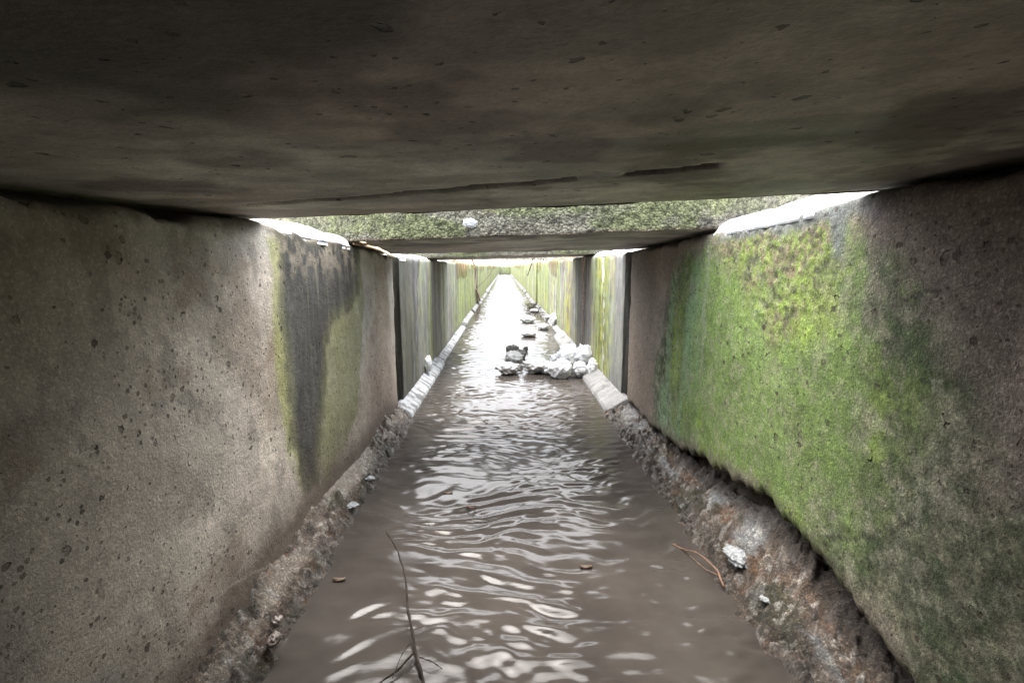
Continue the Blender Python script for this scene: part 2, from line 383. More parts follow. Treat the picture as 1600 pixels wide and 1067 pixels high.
def col_farwall(side):
    def f(y, z):
        s = 60 + side * 20
        st = fbm(y * 3.2, z * .5, 5, s, .6); st2 = fbm(y * 11, z * .8, 4, s + 5, .6); n = fbm(y * 12, z * 12, 4, s + 8, .65)
        c = np.zeros(y.shape + (3,)) + np.array((.19, .18, .165))
        c = mixc(c, (.26, .28, .30), ss(.5, .66, st2) * .7)
        c = mixc(c, (.24, .17, .135), ss(.55, .7, fbm(y * 6, z * .7, 3, s + 11)) * .7)
        amt = ss(6.6, 8.2, y)
        m = ss(.38, .58, st + .10 * amt + (n - .5) * .2) * (.45 + .55 * amt)
        c = mixc(c, (.24, .30, .09), m * .85)
        c = mixc(c, (.29, .30, .08), m * ss(.48, .62, n) * ss(.4, .62, st2 + .1 * side) * .9)
        c = mixc(c, (.30, .27, .23), ss(.6, .7, fbm(y * 9 + 4, z * .4, 4, s + 14)) * .7 * amt)
        c = mixc(c, (.05, .045, .04), ss(.64, .72, fbm(y * 20, z * 3, 4, s + 17)) * .6)
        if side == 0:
            # crack with a lime and ice run on the left wall, grey strip painted in as the third slab's shade
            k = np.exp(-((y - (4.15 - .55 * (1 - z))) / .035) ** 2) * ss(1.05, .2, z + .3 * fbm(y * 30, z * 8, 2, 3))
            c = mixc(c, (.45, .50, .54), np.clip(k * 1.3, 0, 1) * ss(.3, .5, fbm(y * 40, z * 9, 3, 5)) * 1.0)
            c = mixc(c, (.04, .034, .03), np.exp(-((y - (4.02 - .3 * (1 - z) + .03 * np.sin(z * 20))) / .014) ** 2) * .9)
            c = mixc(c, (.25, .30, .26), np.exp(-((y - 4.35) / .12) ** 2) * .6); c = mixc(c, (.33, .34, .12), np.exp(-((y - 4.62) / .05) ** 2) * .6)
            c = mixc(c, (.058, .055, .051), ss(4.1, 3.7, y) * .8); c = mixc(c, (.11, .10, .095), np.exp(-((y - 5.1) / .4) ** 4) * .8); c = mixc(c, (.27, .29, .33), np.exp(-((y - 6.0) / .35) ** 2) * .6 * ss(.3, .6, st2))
        else:
            mm = np.exp(-((y - 4.15) / .30) ** 2)
            c = mixc(c, (.20, .26, .07), mm * .8); c = mixc(c, (.26, .25, .045), mm * ss(.45, .58, fbm(y * 26, z * 10, 4, 6)) * .9)
            c = mixc(c, (.04, .035, .02), mm * ss(.58, .68, fbm(y * 40, z * 16, 3, 7)) * .7)
            c = mixc(c, (.6, .62, .64), np.exp(-((y - 4.05 - .12 * (z - .5) - .12 * (fbm(z * 5, z * 0, 3, 9) - .5)) / .03) ** 2) * ss(.5, .56, fbm(y * 30, z * 16, 3, 8)))
            c = mixc(c, (.16, .145, .135), np.exp(-((y - 5.15) / .45) ** 4) * .85)  # dark band: shadow under the third slab, painted into the wall colour
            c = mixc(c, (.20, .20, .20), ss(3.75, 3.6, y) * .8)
            c = mixc(c, (.30, .31, .04), np.exp(-((y - 6.4) / .28) ** 2) * ss(.35, .6, n) * .95)
        c = c * (1 + (fbm(y * 14, z * .9, 5, s + 21, .65)[..., None] - .5) * 1.5) * (1 + (n[..., None] - .5) * .5)
        c = mixc(c, (.10, .09, .08), ss(.14, .04, z + (n - .5) * .05) * .6)
        return c, np.zeros(y.shape) + .12
    return f

YEL, YER = on_x(410, 348, XL)[1], on_x(1340, 308, XR)[1]
def wall(name, label, side, y0, y1, dy, dz, cf, mat, zt, X, group=None, under=None, chip=1.0, thick=0.13, parent_end=True):
    sgn = -1 if side == 0 else 1
    ny = max(2, int(round((y1 - y0) / dy)) + 1); nz = max(4, int(round(1.3 / dz)))
    ys = np.linspace(y0, y1, ny); t = np.linspace(0, 1, nz)
    Y = np.repeat(ys[:, None], nz, 1); zb = -.18
    top = zt(Y) - chip * (.012 * fbm(Y * 14, Y * 0 + 5, 4, side + 70) + .02 * ss(.55, .75, fbm(Y * 5, Y * 0 + 1, 4, side + 73)) * (Y < 3.3))
    Z = zb + (top - zb) * t[None, :]
    keep = 1 - .9 * np.exp(-((Y - (YER if side else YEL) + .06) / .15) ** 2) if y0 < 0 else Y * 0 + 1
    chipf = chip * keep
    top = zt(Y) - chipf * (.012 * fbm(Y * 14, Y * 0 + 5, 4, side + 70) + .02 * ss(.55, .75, fbm(Y * 5, Y * 0 + 1, 4, side + 73)) * (Y < 3.3)) + .006 * (1 - keep)
    Z = zb + (top - zb) * t[None, :]
    d = top - Z
    off = (fbm(Y * 3, Z * 3, 4, 77 + side) - .5) * .012 + (fbm(Y * 25, Z * 25, 3, 78 + side) - .5) * .003
    rr = .010 + .034 * keep * ss(.5, .75, fbm(Y * 9, Z * 9, 4, 79 + side))
    e = np.clip(1 - d / rr, 0, 1); off = off + rr * (1 - np.sqrt(np.clip(1 - e * e, 0, 1))) * chip      # worn arris
    if under is not None:
        ub = np.interp(Y, under[0], under[1]) + (fbm(Y * 16, Y * 0, 6, 81, .65) - .5) * .08
        off = off + (.085 + .05 * (fbm(Y * 18, Z * 22, 4, 85, .6) - .4)) * ss(.003, -.006, Z - ub) + .01 * ss(.03, .0, Z - ub) * (Z > ub)
    if under is not None:
        pm = ss(-.08, .08, polysd(PR([(1120, 372), (1180, 350), (1240, 335), (1300, 340), (1312, 430), (1290, 490), (1230, 540), (1180, 520), (1150, 440)]), Y, Z))
        off = off - pm * (fbm(Y * 60, Z * 60, 4, 83, .75) - .42) * .013
    Xg = X + sgn * off
    we_ = np.clip(1 - np.abs(Y - y1) / .05, 0, 1) - np.clip(1 - np.abs(Y - y0) / .05, 0, 1)
    Yj = Y - we_ * (fbm(Z * 7 + side * 3 + y0, Z * 0, 5, 87, .6) - .3) * .05
    # top strip and back
    nt_ = 5
    Xt = X + sgn * np.linspace(.05, thick, nt_)[None, :].repeat(ny, 0); Yt = np.repeat(ys[:, None], nt_, 1); Zt = np.repeat(top[:, -1:], nt_, 1) + np.linspace(0, 1, nt_)[None, :] * (zt(Yt) + .02 - np.repeat(top[:, -1:], nt_, 1)) * (X * X < 2) * (Yt < 3.3) + (fbm(Yt * 20, Xt * 20, 3, 4) - .5) * .006 * chip
    Xb = np.full((ny, 1), X + sgn * thick); Yb = ys[:, None]; Zb = np.full((ny, 1), zb)
    V = np.stack([np.concatenate([Xg, Xt, Xb], 1), np.concatenate([Yj, Yt, Yb], 1), np.concatenate([Z, Zt, Zb], 1)], -1)
    K = V.shape[1]; V = V.reshape(-1, 3)
    c, wet = cf(V[:, 1], V[:, 2])
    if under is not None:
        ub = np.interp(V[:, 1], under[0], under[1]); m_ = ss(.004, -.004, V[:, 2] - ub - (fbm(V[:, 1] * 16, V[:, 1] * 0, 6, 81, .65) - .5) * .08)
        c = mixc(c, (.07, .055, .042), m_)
    fc = [tuple(q) for q in gridfaces(ny, K, 0, side == 0).tolist()]
    a = list(range(K)); b = [(ny - 1) * K + k for k in range(K)]
    fc.append(tuple(a if side == 1 else a[::-1])); fc.append(tuple(b[::-1] if side == 1 else b))
    o = mesh_obj(name, V, fc, mat, c, wet, loc=(X, y0, 0))
    if label: tag(o, label, 'wall', group)
    return o

G_W = 'concrete walls lining the channel'
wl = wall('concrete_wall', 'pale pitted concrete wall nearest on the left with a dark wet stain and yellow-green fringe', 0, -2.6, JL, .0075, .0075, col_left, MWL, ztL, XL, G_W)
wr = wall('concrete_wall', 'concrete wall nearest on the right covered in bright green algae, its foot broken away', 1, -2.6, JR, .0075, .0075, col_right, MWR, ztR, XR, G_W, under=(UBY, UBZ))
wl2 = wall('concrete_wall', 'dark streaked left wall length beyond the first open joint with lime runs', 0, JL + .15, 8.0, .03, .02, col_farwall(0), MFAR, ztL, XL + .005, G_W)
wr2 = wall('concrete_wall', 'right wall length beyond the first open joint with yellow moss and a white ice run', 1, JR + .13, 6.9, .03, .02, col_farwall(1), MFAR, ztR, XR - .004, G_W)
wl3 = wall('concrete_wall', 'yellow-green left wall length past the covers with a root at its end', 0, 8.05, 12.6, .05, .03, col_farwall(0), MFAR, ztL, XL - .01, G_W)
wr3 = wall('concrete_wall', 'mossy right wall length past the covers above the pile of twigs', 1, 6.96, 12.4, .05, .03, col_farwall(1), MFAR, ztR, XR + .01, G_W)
wl4 = wall('concrete_wall', 'fairly distant left wall length following the one with the knobbly root', 0, 12.68, 18.2, .06, .04, col_farwall(0), MFAR, lambda y: ztL(y) - .02, XL + .02, G_W)
wr4 = wall('concrete_wall', 'fairly distant right wall length starting behind the snowy debris', 1, 12.48, 18.0, .06, .04, col_farwall(1), MFAR, lambda y: ztR(y) + .015, XR - .02, G_W)
wl5 = wall('concrete_wall', 'long distant green left wall running to the far end of the channel', 0, 18.3, FAR, .15, .06, col_farwall(0), MFAR, ztL, XL - .01, G_W)
wr5 = wall('concrete_wall', 'long distant green right wall running to the far end of the channel', 1, 18.1, FAR, .15, .06, col_farwall(1), MFAR, ztR, XR + .01, G_W)

# dark fill at the back of each open joint
def box_mesh(x0, x1, y0, y1, z0, z1, n=10, amp=.01, s=0):
    """gridded box with roughened faces"""
    V = []; Fc = []
    def patch(o, u, v, nu, nv):
        base = sum(len(a) for a in V)
        a, b = np.meshgrid(np.linspace(0, 1, nu), np.linspace(0, 1, nv), indexing='ij')
        P = np.array(o) + a.reshape(-1, 1) * np.array(u) + b.reshape(-1, 1) * np.array(v)
        V.append(P); Fc.append(gridfaces(nu, nv, base))
    lx, ly, lz = x1 - x0, y1 - y0, z1 - z0
    h = max(lx, ly, lz) / n; k = lambda L: max(2, int(L / h) + 1)
    patch((x0, y0, z0), (0, ly, 0), (lx, 0, 0), k(ly), k(lx)); patch((x0, y0, z1), (lx, 0, 0), (0, ly, 0), k(lx), k(ly))
    patch((x0, y0, z0), (lx, 0, 0), (0, 0, lz), k(lx), k(lz)); patch((x0, y1, z0), (0, 0, lz), (lx, 0, 0), k(lz), k(lx))
    patch((x0, y0, z0), (0, 0, lz), (0, ly, 0), k(lz), k(ly)); patch((x1, y0, z0), (0, ly, 0), (0, 0, lz), k(ly), k(lz))
    V = np.concatenate(V); Fc = np.concatenate(Fc)
    D = np.stack([fbm3(V * 7 + q, 4, s + q) - .5 for q in (0, 3, 7)], -1); V = V + D * amp * 2
    return V, Fc
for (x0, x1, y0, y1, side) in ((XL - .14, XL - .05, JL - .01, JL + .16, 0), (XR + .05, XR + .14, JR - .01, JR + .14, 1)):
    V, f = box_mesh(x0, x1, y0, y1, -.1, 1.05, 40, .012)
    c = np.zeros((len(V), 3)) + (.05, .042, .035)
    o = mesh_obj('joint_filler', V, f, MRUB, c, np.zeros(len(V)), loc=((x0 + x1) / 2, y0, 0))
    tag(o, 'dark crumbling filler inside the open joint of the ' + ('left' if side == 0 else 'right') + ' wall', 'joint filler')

# ------------------------------------------------------------------ haunches (frosted ledges) under the far walls
def haunch(parent, side, y0, y1, xin, zin, xw, zw, frost=1.0, dy=.02, snowy=.0):
    ny = max(3, int((y1 - y0) / dy)); nv = 14
    ys = np.linspace(y0, y1, ny); t = np.linspace(0, 1, nv)
    Y = np.repeat(ys[:, None], nv, 1); T = np.repeat(t[None, :], ny, 0)
    prof_x = np.interp(T, [0, .12, .9, 1], [xin + (.0 if side else 0), xin, xw, xw + (.02 if side else -.02)])
    prof_z = np.interp(T, [0, .12, .9, 1], [-.12, zin, zw, zw])
    n = fbm(Y * 12, T * 2, 4, 90 + side); V = np.stack([prof_x + (n - .5) * .006, Y, prof_z + (fbm(Y * 9, T * 4, 4, 92) - .5) * .007], -1).reshape(-1, 3)
    fr = ss(.36, .5, fbm(Y * 7, T * 3, 4, 95, .6) + .1 * frost).reshape(-1)
    dk = ss(.54, .62, fbm(Y * 24, T * 1.6, 4, 97, .6)).reshape(-1)
    c = mixc(np.zeros((len(V), 3)) + ((.11, .106, .10) if side else (.24, .235, .225)), (.22, .222, .222) if side else (.36, .375, .39), fr * frost); c = mixc(c, (.07, .07, .07), dk * (.8 if side == 0 else .25))
    fc = [tuple(q) for q in gridfaces(ny, nv, 0, side == 1).tolist()]
    # end caps
    for k in (0, ny - 1):
        base = len(V); idx = [k * nv + j for j in range(nv)]
        V = np.vstack([V, [[xw + (.02 if side else -.02), ys[k], -.12]]]); c = np.vstack([c, [[.06, .05, .045]]])
        idx.append(base); fc.append(tuple(idx if (k == 0) == (side == 0) else idx[::-1]))
    o = mesh_obj('haunch', V, fc, MFROST, c, np.zeros(len(V)))
    o.parent = parent; o.matrix_parent_inverse = Matrix.Translation(parent.location).inverted()
    return o
haunch(wl2, 0, JL - .02, 4.9, -.615, .02, XL, .085)
haunch(wl2, 0, 4.93, 7.9, -.635, .015, XL, .06)
haunch(wr2, 1, JR - .03, 6.85, .70, .02, XR, .105, frost=.7)
def haunch_run(parent, side, y0, y1, X, dy):
    y = y0
    while y < y1 - .6:
        L = rng.uniform(1.6, 3.4) * (1 if y < 20 else 2.5); e = min(y1, y + L)
        wdt = rng.uniform(.05, .095); zt = rng.uniform(.05, .085)
        haunch(parent, side, y, e, X + (wdt if side == 0 else -wdt), .018, X, zt, dy=dy, frost=rng.uniform(.3, .8)); y = e + rng.uniform(.03, .7)
haunch_run(wl3, 0, 8.15, 12.4, XL, .03); haunch_run(wr3, 1, 7.05, 12.2, XR, .03)
haunch_run(wl4, 0, 12.9, 18.0, XL + .015, .05); haunch_run(wr4, 1, 12.8, 17.8, XR - .015, .05)
haunch_run(wl5, 0, 18.6, FAR - 1, XL, .12); haunch_run(wr5, 1, 18.4, FAR - 1, XR, .12)

# ------------------------------------------------------------------ rubble banks in the foreground
def bank(side, y0, y1):
    dy = .0052; ny = int((y1 - y0) / dy); nv = 60
    Y = np.repeat(np.linspace(y0, y1, ny)[:, None], nv, 1); T = np.repeat(np.linspace(0, 1, nv)[None, :], ny, 0)
    if side == 0:
        we = -.60 - .004 * np.sin(Y * 9) + .03 * (fbm(Y * 5, Y * 0, 4, 101) - .5); wx = XL - .03; hb = np.interp(Y, LBY, LBZ) + .01
    else:
        we = .70 + .035 * (fbm(Y * 5, Y * 0, 4, 103) - .5) - .0; wx = XR + .07; hb = np.interp(Y, UBY, UBZ) - .015 - .07 * ss(2.6, 1.9, Y)
    inner = we + (.07 if side == 0 else -.07)
    Xg = wx + (inner - wx) * T
    s = np.clip((Xg - wx) / (we - wx), 0, 1.6)
    Z = hb * (1 - s ** 1.15) * (s < 1) + (-.09 * (s - 1) / .5) * (s >= 1)
    if side == 1: Z = Z + .055 * ss(.42, .2, s) * (fbm(Y * 9, Xg * 14, 5, 110, .6) - .42) * 2
    w1, id1 = worley(Y * 26 + fbm(Y * 20, Xg * 20, 2, 5), Xg * 30, 3); w2, id2 = worley(Y * 60, Xg * 66, 8); w3, id3 = worley(Y * 11, Xg * 13, 9)
    env = ss(.0, .12, s) * ss(1.35, .95, s)
    smooth = ss(.5, .6, fbm(Y * 3.2, Xg * 6, 4, 106)) * ss(.75, .5, s)          # bare mortar patches
    rough = (fbm(Y * 10, Xg * 12, 5, 104, .62) - .5) * .07 + (.55 - w1) * .03 * (id1 > .35) + (.5 - w2) * .014 + (.5 - w3) * .03 * (id3 > .6)
    Z = Z + rough * env * (1 - .8 * smooth) + ((fbm(Y * 38, Xg * 44, 4, 113, .62) - .5) * .030 + (.5 - worley(Y * 44, Xg * 50, 15)[0]) * .012) * (1 - .75 * smooth)
    c = np.zeros(Y.shape + (3,)) + np.array((.15, .112, .082))
    c = mixc(c, (.235, .20, .165), ss(.4, .7, id1) * .8); c = mixc(c, (.05, .042, .036), ss(.5, .2, id2) * .6)
    c = mixc(c, (.17, .095, .055), ss(.57, .68, fbm(Y * 15, Xg * 24, 5, 107, .65)) * (.6 if side else .5))
    c = mixc(c, (.05, .06, .035), ss(.55, .7, fbm(Y * 5, Xg * 9, 4, 112)) * .5)
    c = mixc(c, (.23, .24, .24) if side else (.27, .235, .195), smooth * .85)
    c = mixc(c, (.42, .40, .36), ss(.82, .9, id2) * .6)
    c = c * (1 - .5 * ss(.45, .85, s + .3 * (fbm(Y * 8, Xg * 8, 3, 114) - .5)))[..., None]
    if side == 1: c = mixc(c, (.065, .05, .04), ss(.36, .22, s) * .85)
    V = np.stack([Xg, Y, Z], -1).reshape(-1, 3)
    wet = (ss(.0, .5, s) * (.7 + .6 * ss(.35, .55, fbm(Y * 14, Xg * 14, 3, 108)))).reshape(-1)
    o = mesh_obj('rubble_bank', V, gridfaces(ny, nv, 0, side == 1), MRUB, c.reshape(-1, 3), wet, loc=(we.mean(), y0, 0))
    tag(o, 'wet brown rubble and mortar along the foot of the ' + ('pale left wall' if side == 0 else 'green right wall'), 'rubble', kind='stuff')
    return o
bank(0, -.6, JL - .0)
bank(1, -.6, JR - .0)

# ------------------------------------------------------------------ water
def water():
    rs = np.random.RandomState(5)
    def patch(y0, y1, ny, nx):
        return np.linspace(y0, y1, ny)[:, None].repeat(nx, 1), np.linspace(-.9, 1.0, nx)[None, :].repeat(ny, 0)
    ysn = np.concatenate([np.arange(-2.6, .6, .05), np.arange(.6, 4.2, .009), np.arange(4.2, 9, .016), np.arange(9, 20, .04), np.arange(20, FAR + .2, .15)])
    nx = 240; Y = ysn[:, None].repeat(nx, 1); X = np.linspace(-.9, 1.0, nx)[None, :].repeat(len(ysn), 0)
    Xw = X + (fbm(X * 2, Y * 2, 3, 120) - .5) * .25; Yw = Y + (fbm(X * 2, Y * 2, 3, 121) - .5) * .25
    H = np.zeros(X.shape)
    for i in range(90):
        L = .042 * 2 ** (rs.rand() * 1.75); th = rs.normal(0, .24) + (.0 if i % 4 else rs.choice([-.62, .55]))
        k = 2 * math.pi / L; a = L ** .95
        H += a * np.sin(k * (Xw * math.sin(th) + Yw * math.cos(th)) + rs.rand() * 6.28)
    H /= H.std()
    H2 = np.zeros(X.shape)
    for i in range(36):
        L = .026 * 2 ** (rs.rand() * .9); th = rs.normal(0, .45); k = 2 * math.pi / L
        H2 += L * np.sin(k * (Xw * math.sin(th) + Yw * math.cos(th)) + rs.rand() * 6.28)
    H = H + .20 * H2 / H2.std() * ss(.35, .65, fbm(X * 4 + 3, Y * 3, 3, 127))
    env = .55 + .75 * ss(.38, .6, fbm(X * 3.5, Y * 2.5, 3, 125))
    edge = ss(-.64, -.5, X) * ss(.74, .62, X) * .25 + .75
    amp = np.interp(Y, [-3, .5, 1.6, 3, 5, 9, 70], [.0020, .0020, .0019, .0016, .0016, .0026, .006])
    H = H * amp * env * edge + (fbm(X * 9, Y * 7, 3, 126) - .5) * .003
    V = np.stack([X, Y, H], -1).reshape(-1, 3)
    o = mesh_obj('water', V, gridfaces(len(ysn), nx, 0, True), MWATER); tag(o, kind='structure')
water()
# channel bed under the water and ground sheets
V = np.array([(-1.0, -2.6, -.25), (1.1, -2.6, -.25), (1.1, FAR + .3, -.25), (-1.0, FAR + .3, -.25)])
o = mesh_obj('channel_bed', V, [(0, 1, 2, 3)], MSTONE, smooth=False); tag(o, kind='structure')

# ------------------------------------------------------------------ cover slabs
def slab(label, yl0, yr0, yl1, yr1, thick, res, colf, x0=-1.2, x1=1.4, seam=None, gap=0.0, edge_dy=.0, amp=.006):
    """yl0/yr0: y of the near edge at the left/right wall, yl1/yr1 of the far edge"""
    def yy(x, t):
        u = (x - XL) / (XR - XL); a = yl0 + (yr0 - yl0) * u; b = yl1 + (yr1 - yl1) * u; return a + (b - a) * t
    AV, AF, AC, AW, AM = [], [], [], [], []
    nx = int((x1 - x0) / res) + 1; L = abs(yl1 - yl0); ny = int(L / res) + 1; nz = max(3, int(thick / min(res, .012)) + 1)
    def put(P, nu, nv, name, mat, flip, edge):
        x, y, z = P[:, 0], P[:, 1], P[:, 2]
        n = fbm(x * 3, y * 3 + z * 9, 3, 130) - .5
        c, wet = colf(x, y, z, edge)
        if edge:
            w_, id_ = worley(x * 42, z * 50 + y * 30, 4)
            P = P + np.array([0, 1, 0]) * ((.5 - w_) * .02 * (1 if edge == 2 else -1) * -1 * (id_ > .3))[:, None]
            P[:, 1] += (fbm(x * 9, z * 12, 4, 133) - .5) * .02
            P[:, 2] += (fbm(x * 11, z * 0, 4, 134) - .5) * .012
        else:
            P[:, 2] += n * amp
            if seam is not None:
                sy = seam(x); d = np.abs(y - sy + (fbm(x * 16, y * 0, 4, 135) - .5) * .035)
                k = ss(.024, .014, d) * np.maximum((x < .13) * ss(-.75, -.3, x), (x > .22) * (x < .36)) * ss(.2, .35, fbm(x * 9, y * 0, 3, 137))
                P[:, 2] += k * .022; c = mixc(c, (.012, .010, .008), k * .97)
        f_ = gridfaces(nu, nv, sum(len(a) for a in AV), flip)
        AV.append(P); AF.append(f_); AC.append(c); AW.append(wet); AM.append(np.full(len(f_), 0 if mat is MCEIL else 1))
    xs = np.linspace(x0, x1, nx)
    for zi, nm, fl in ((0, 'underside', False), (1, 'top_face', True)):
        a, b = np.meshgrid(xs, np.linspace(0, 1, ny), indexing='ij'); x = a.ravel(); t = b.ravel(); y = yy(x, t)
        z = zceil(x, y) + gap + (thick if zi else 0)
        put(np.stack([x, y, z], -1), nx, ny, nm, MCEIL if zi == 0 else MEDGE, not fl, 0)
    for t_, nm in ((0.0, 'front_face'), (1.0, 'back_face')):
        a, b = np.meshgrid(xs, np.linspace(0, 1, nz), indexing='ij'); x = a.ravel(); y = yy(x, t_)
        z = zceil(x, y) + gap + thick * b.ravel()
        put(np.stack([x, y, z], -1), nx, nz, nm, MEDGE, t_ == 1.0, 2 if t_ else 1)
    for xe, nm in ((x0, 'side_face'), (x1, 'side_face')):
        a, b = np.meshgrid(np.linspace(0, 1, 20), np.linspace(0, 1, 4), indexing='ij'); y = yy(np.full(80, xe), a.ravel())
        z = zceil(xe, y) + gap + thick * b.ravel()
        put(np.stack([np.full(80, xe), y, z], -1), 20, 4, nm, MEDGE, xe == x0, 0)
    root = mesh_obj('cover_slab', np.concatenate(AV), np.concatenate(AF), MCEIL, np.concatenate(AC), np.concatenate(AW), loc=((x0 + x1) / 2, (yl0 + yr1) / 2, 1.12))
    root.data.materials.append(MEDGE); root.data.polygons.foreach_set('material_index', np.concatenate(AM).astype(np.int32))
    tag(root, label, 'concrete slab', 'concrete cover slabs across the channel')
    return root
def ceil_col(x, y, z, edge):
    c = np.zeros(x.shape + (3,)) + np.array((.72, .69, .62))
    if edge:
        c = c * 0 + np.array((.27, .255, .20)); c = mixc(c, (.21, .24, .10), ss(.45, .62, fbm(x * 5, z * 8, 4, 140)) * .7)
        c = mixc(c, (.12, .11, .10), ss(.55, .7, fbm(x * 12, z * 12, 3, 141)) * .5)
        c = mixc(c, (.14, .10, .075), ss(.014, .004, z - zceil(x, y)) * .85)
        return c, x * 0
    wx = x + (fbm(x * 3, y * 3, 4, 142) - .5) * .2; wy = y + (fbm(x * 3, y * 3, 4, 143) - .5) * .15
    c = mixc(c, (.62, .51, .45), ss(.42, .6, fbm(x * 1.4, y * 2, 4, 144)) * .7)
    c = mixc(c, (.42, .41, .34), ss(.45, .6, fbm(x * 1.2, y * 3, 4, 146)) * ss(.3, .9, x + y * .5 - .3) * .6)
    c = mixc(c, (.24, .215, .185), ss(.54, .64, fbm(x * 2.5, y * 7, 4, 145)) * .45)
    c = mixc(c, (.30, .31, .29), ss(.48, .62, fbm(x * 2.2 + 3, y * 3.5, 5, 147, .6)) * .55)
    c = mixc(c, (.15, .115, .10), ss(.56, .66, fbm(x * 3.5, y * 3.5, 5, 148, .62)) * .6)
    m5 = fbm(x * 9, y * 8, 5, 149, .65); c = c * (1 + (m5[..., None] - .5) * .8)
    if y.max() < 1.9:
        P = [tuple(on_z(a, b, 1.15)[:2]) for a, b in ((-400, 60), (0, 130), (140, 130), (230, 175), (330, 165), (460, 180), (400, 120), (330, 95), (440, 75), (520, 60), (560, 20), (540, -200), (-600, -200))]
        sd_ = polysd(P, wx, wy); c = mixc(c, (.085, .072, .062), ss(-.01, .035, sd_) * .75)
        P = [tuple(on_z(a, b, 1.15)[:2]) for a, b in ((1030, 240), (1150, 228), (1300, 222), (1350, 228), (1250, 240), (1100, 250))]
        sd_ = polysd(P, wx, wy); c = mixc(c, (.17, .16, .11), ss(-.02, .02, sd_) * .8)
        # dark brown smear
        P = [tuple(on_z(a, b, 1.15)[:2]) for a, b in ((330, 90), (480, 85), (520, 115), (500, 140), (430, 130), (360, 110))]
        sd_ = polysd(P, wx, wy); c = mixc(c, (.12, .075, .062), ss(-.03, .02, sd_) * .6)
    return c, x * 0 + .12
def edgey(pl, pr):
    a = on_x(*pl, XL)[1]; b = on_x(*pr, XR)[1]; return a, b
e1 = edgey((410, 348), (1340, 308)); e2 = edgey((550, 381), (1108, 359)); e3 = edgey((618, 401), (972, 392))
print('edges', e1, e2, e3)
sL = on_z(330, 312, 1.155); sR = on_z(1000, 262, 1.17)
def seam(x): return sL[1] + (sR[1] - sL[1]) * (x - sL[0]) / (sR[0] - sL[0])
s1 = slab('large dark stained concrete slab overhead, nearest and crossed by a ragged seam', e1[0], e1[1], -2.6, -2.6, .16, .012, ceil_col, seam=seam)
s2 = slab('second concrete slab across the channel with a pebbly mossy front edge', e2[0], e2[1], e3[0] + .0, e3[1] + .0, .15, .014, ceil_col)
s3 = slab('thin far concrete slab seen just under the back edge of the second slab', 4.75, 4.65, 6.1, 6.0, .10, .03, ceil_col, gap=.0)

# ------------------------------------------------------------------ snow ground outside the channel
def ground():
    V = []; Fs = []
    for sgn, xw, zt in ((-1, XL - .12, ztL), (1, XR + .12, ztR)):
        ys = np.concatenate([np.arange(-6, 14, .12), np.arange(14, FAR + 12, .8)]); u = np.concatenate([np.arange(0, 2, .08), np.geomspace(2, 420, 30)])
        Y = ys[:, None].repeat(len(u), 1); U = u[None, :].repeat(len(ys), 0); X = xw + sgn * U
        Z = zt(Y) - .03 + .07 * ss(.35, .0, U) * np.maximum(ss(1.25, 1.0, Y), np.maximum(ss(2.1, 2.25, Y) * ss(3.1, 2.95, Y), ss(4.7, 4.85, Y) * ss(6.0, 5.9, Y))) + .16 * ss(.35, 2.2, U) * (.5 + fbm(X * .8, Y * .8, 4, 150)) + ss(6.1, 9, Y) * .05 * ss(.0, .5, U) + .4 * ss(3, 40, U) * fbm(X * .1, Y * .1, 3, 151) + (fbm(X * 5, Y * 5, 3, 152) - .5) * .02 * ss(0, .3, U)
        base = sum(len(v) for v in V); V.append(np.stack([X, Y, Z], -1).reshape(-1, 3)); Fs.append(gridfaces(len(ys), len(u), base, sgn > 0))
    # beyond the end of the channel and behind the camera
    for y0, y1 in ((FAR + .15, 900), (-300, -2.9)):
        ys = np.linspace(0, 1, 40) ** 2 * (y1 - y0) + y0 if y0 > 0 else np.linspace(y0, y1, 20); xs = np.concatenate([np.linspace(-900, -3, 30), np.linspace(-2, 2, 12), np.linspace(3, 900, 30)])
        Y = ys[:, None].repeat(len(xs), 1); X = xs[None, :].repeat(len(ys), 0); Z = 1.02 + (ss(FAR, FAR + 60, Y) * 1.3 if y0 > 0 else 0) + .3 * fbm(X * .05, Y * .05, 3, 155) * ss(0, 30, abs(Y - (y0 if y0 > 0 else y1)))
        base = sum(len(v) for v in V); V.append(np.stack([X, Y, Z], -1).reshape(-1, 3)); Fs.append(gridfaces(len(ys), len(xs), base, True))
    o = mesh_obj('snowy_ground', np.concatenate(V), np.concatenate(Fs), MSNOW); tag(o, kind='structure')
ground()
V, f = box_mesh(-.9, 1.0, FAR, FAR + .2, -.15, 1.06, 30, .01)
c, wt_ = col_farwall(1)(V[:, 0] * 2 + 20, V[:, 2]); o = mesh_obj('end_wall', V, f, MFAR, c * 1.4 + .12, wt_, loc=(0, FAR, 0))
tag(o, 'small green concrete wall closing the far end of the channel', 'wall')

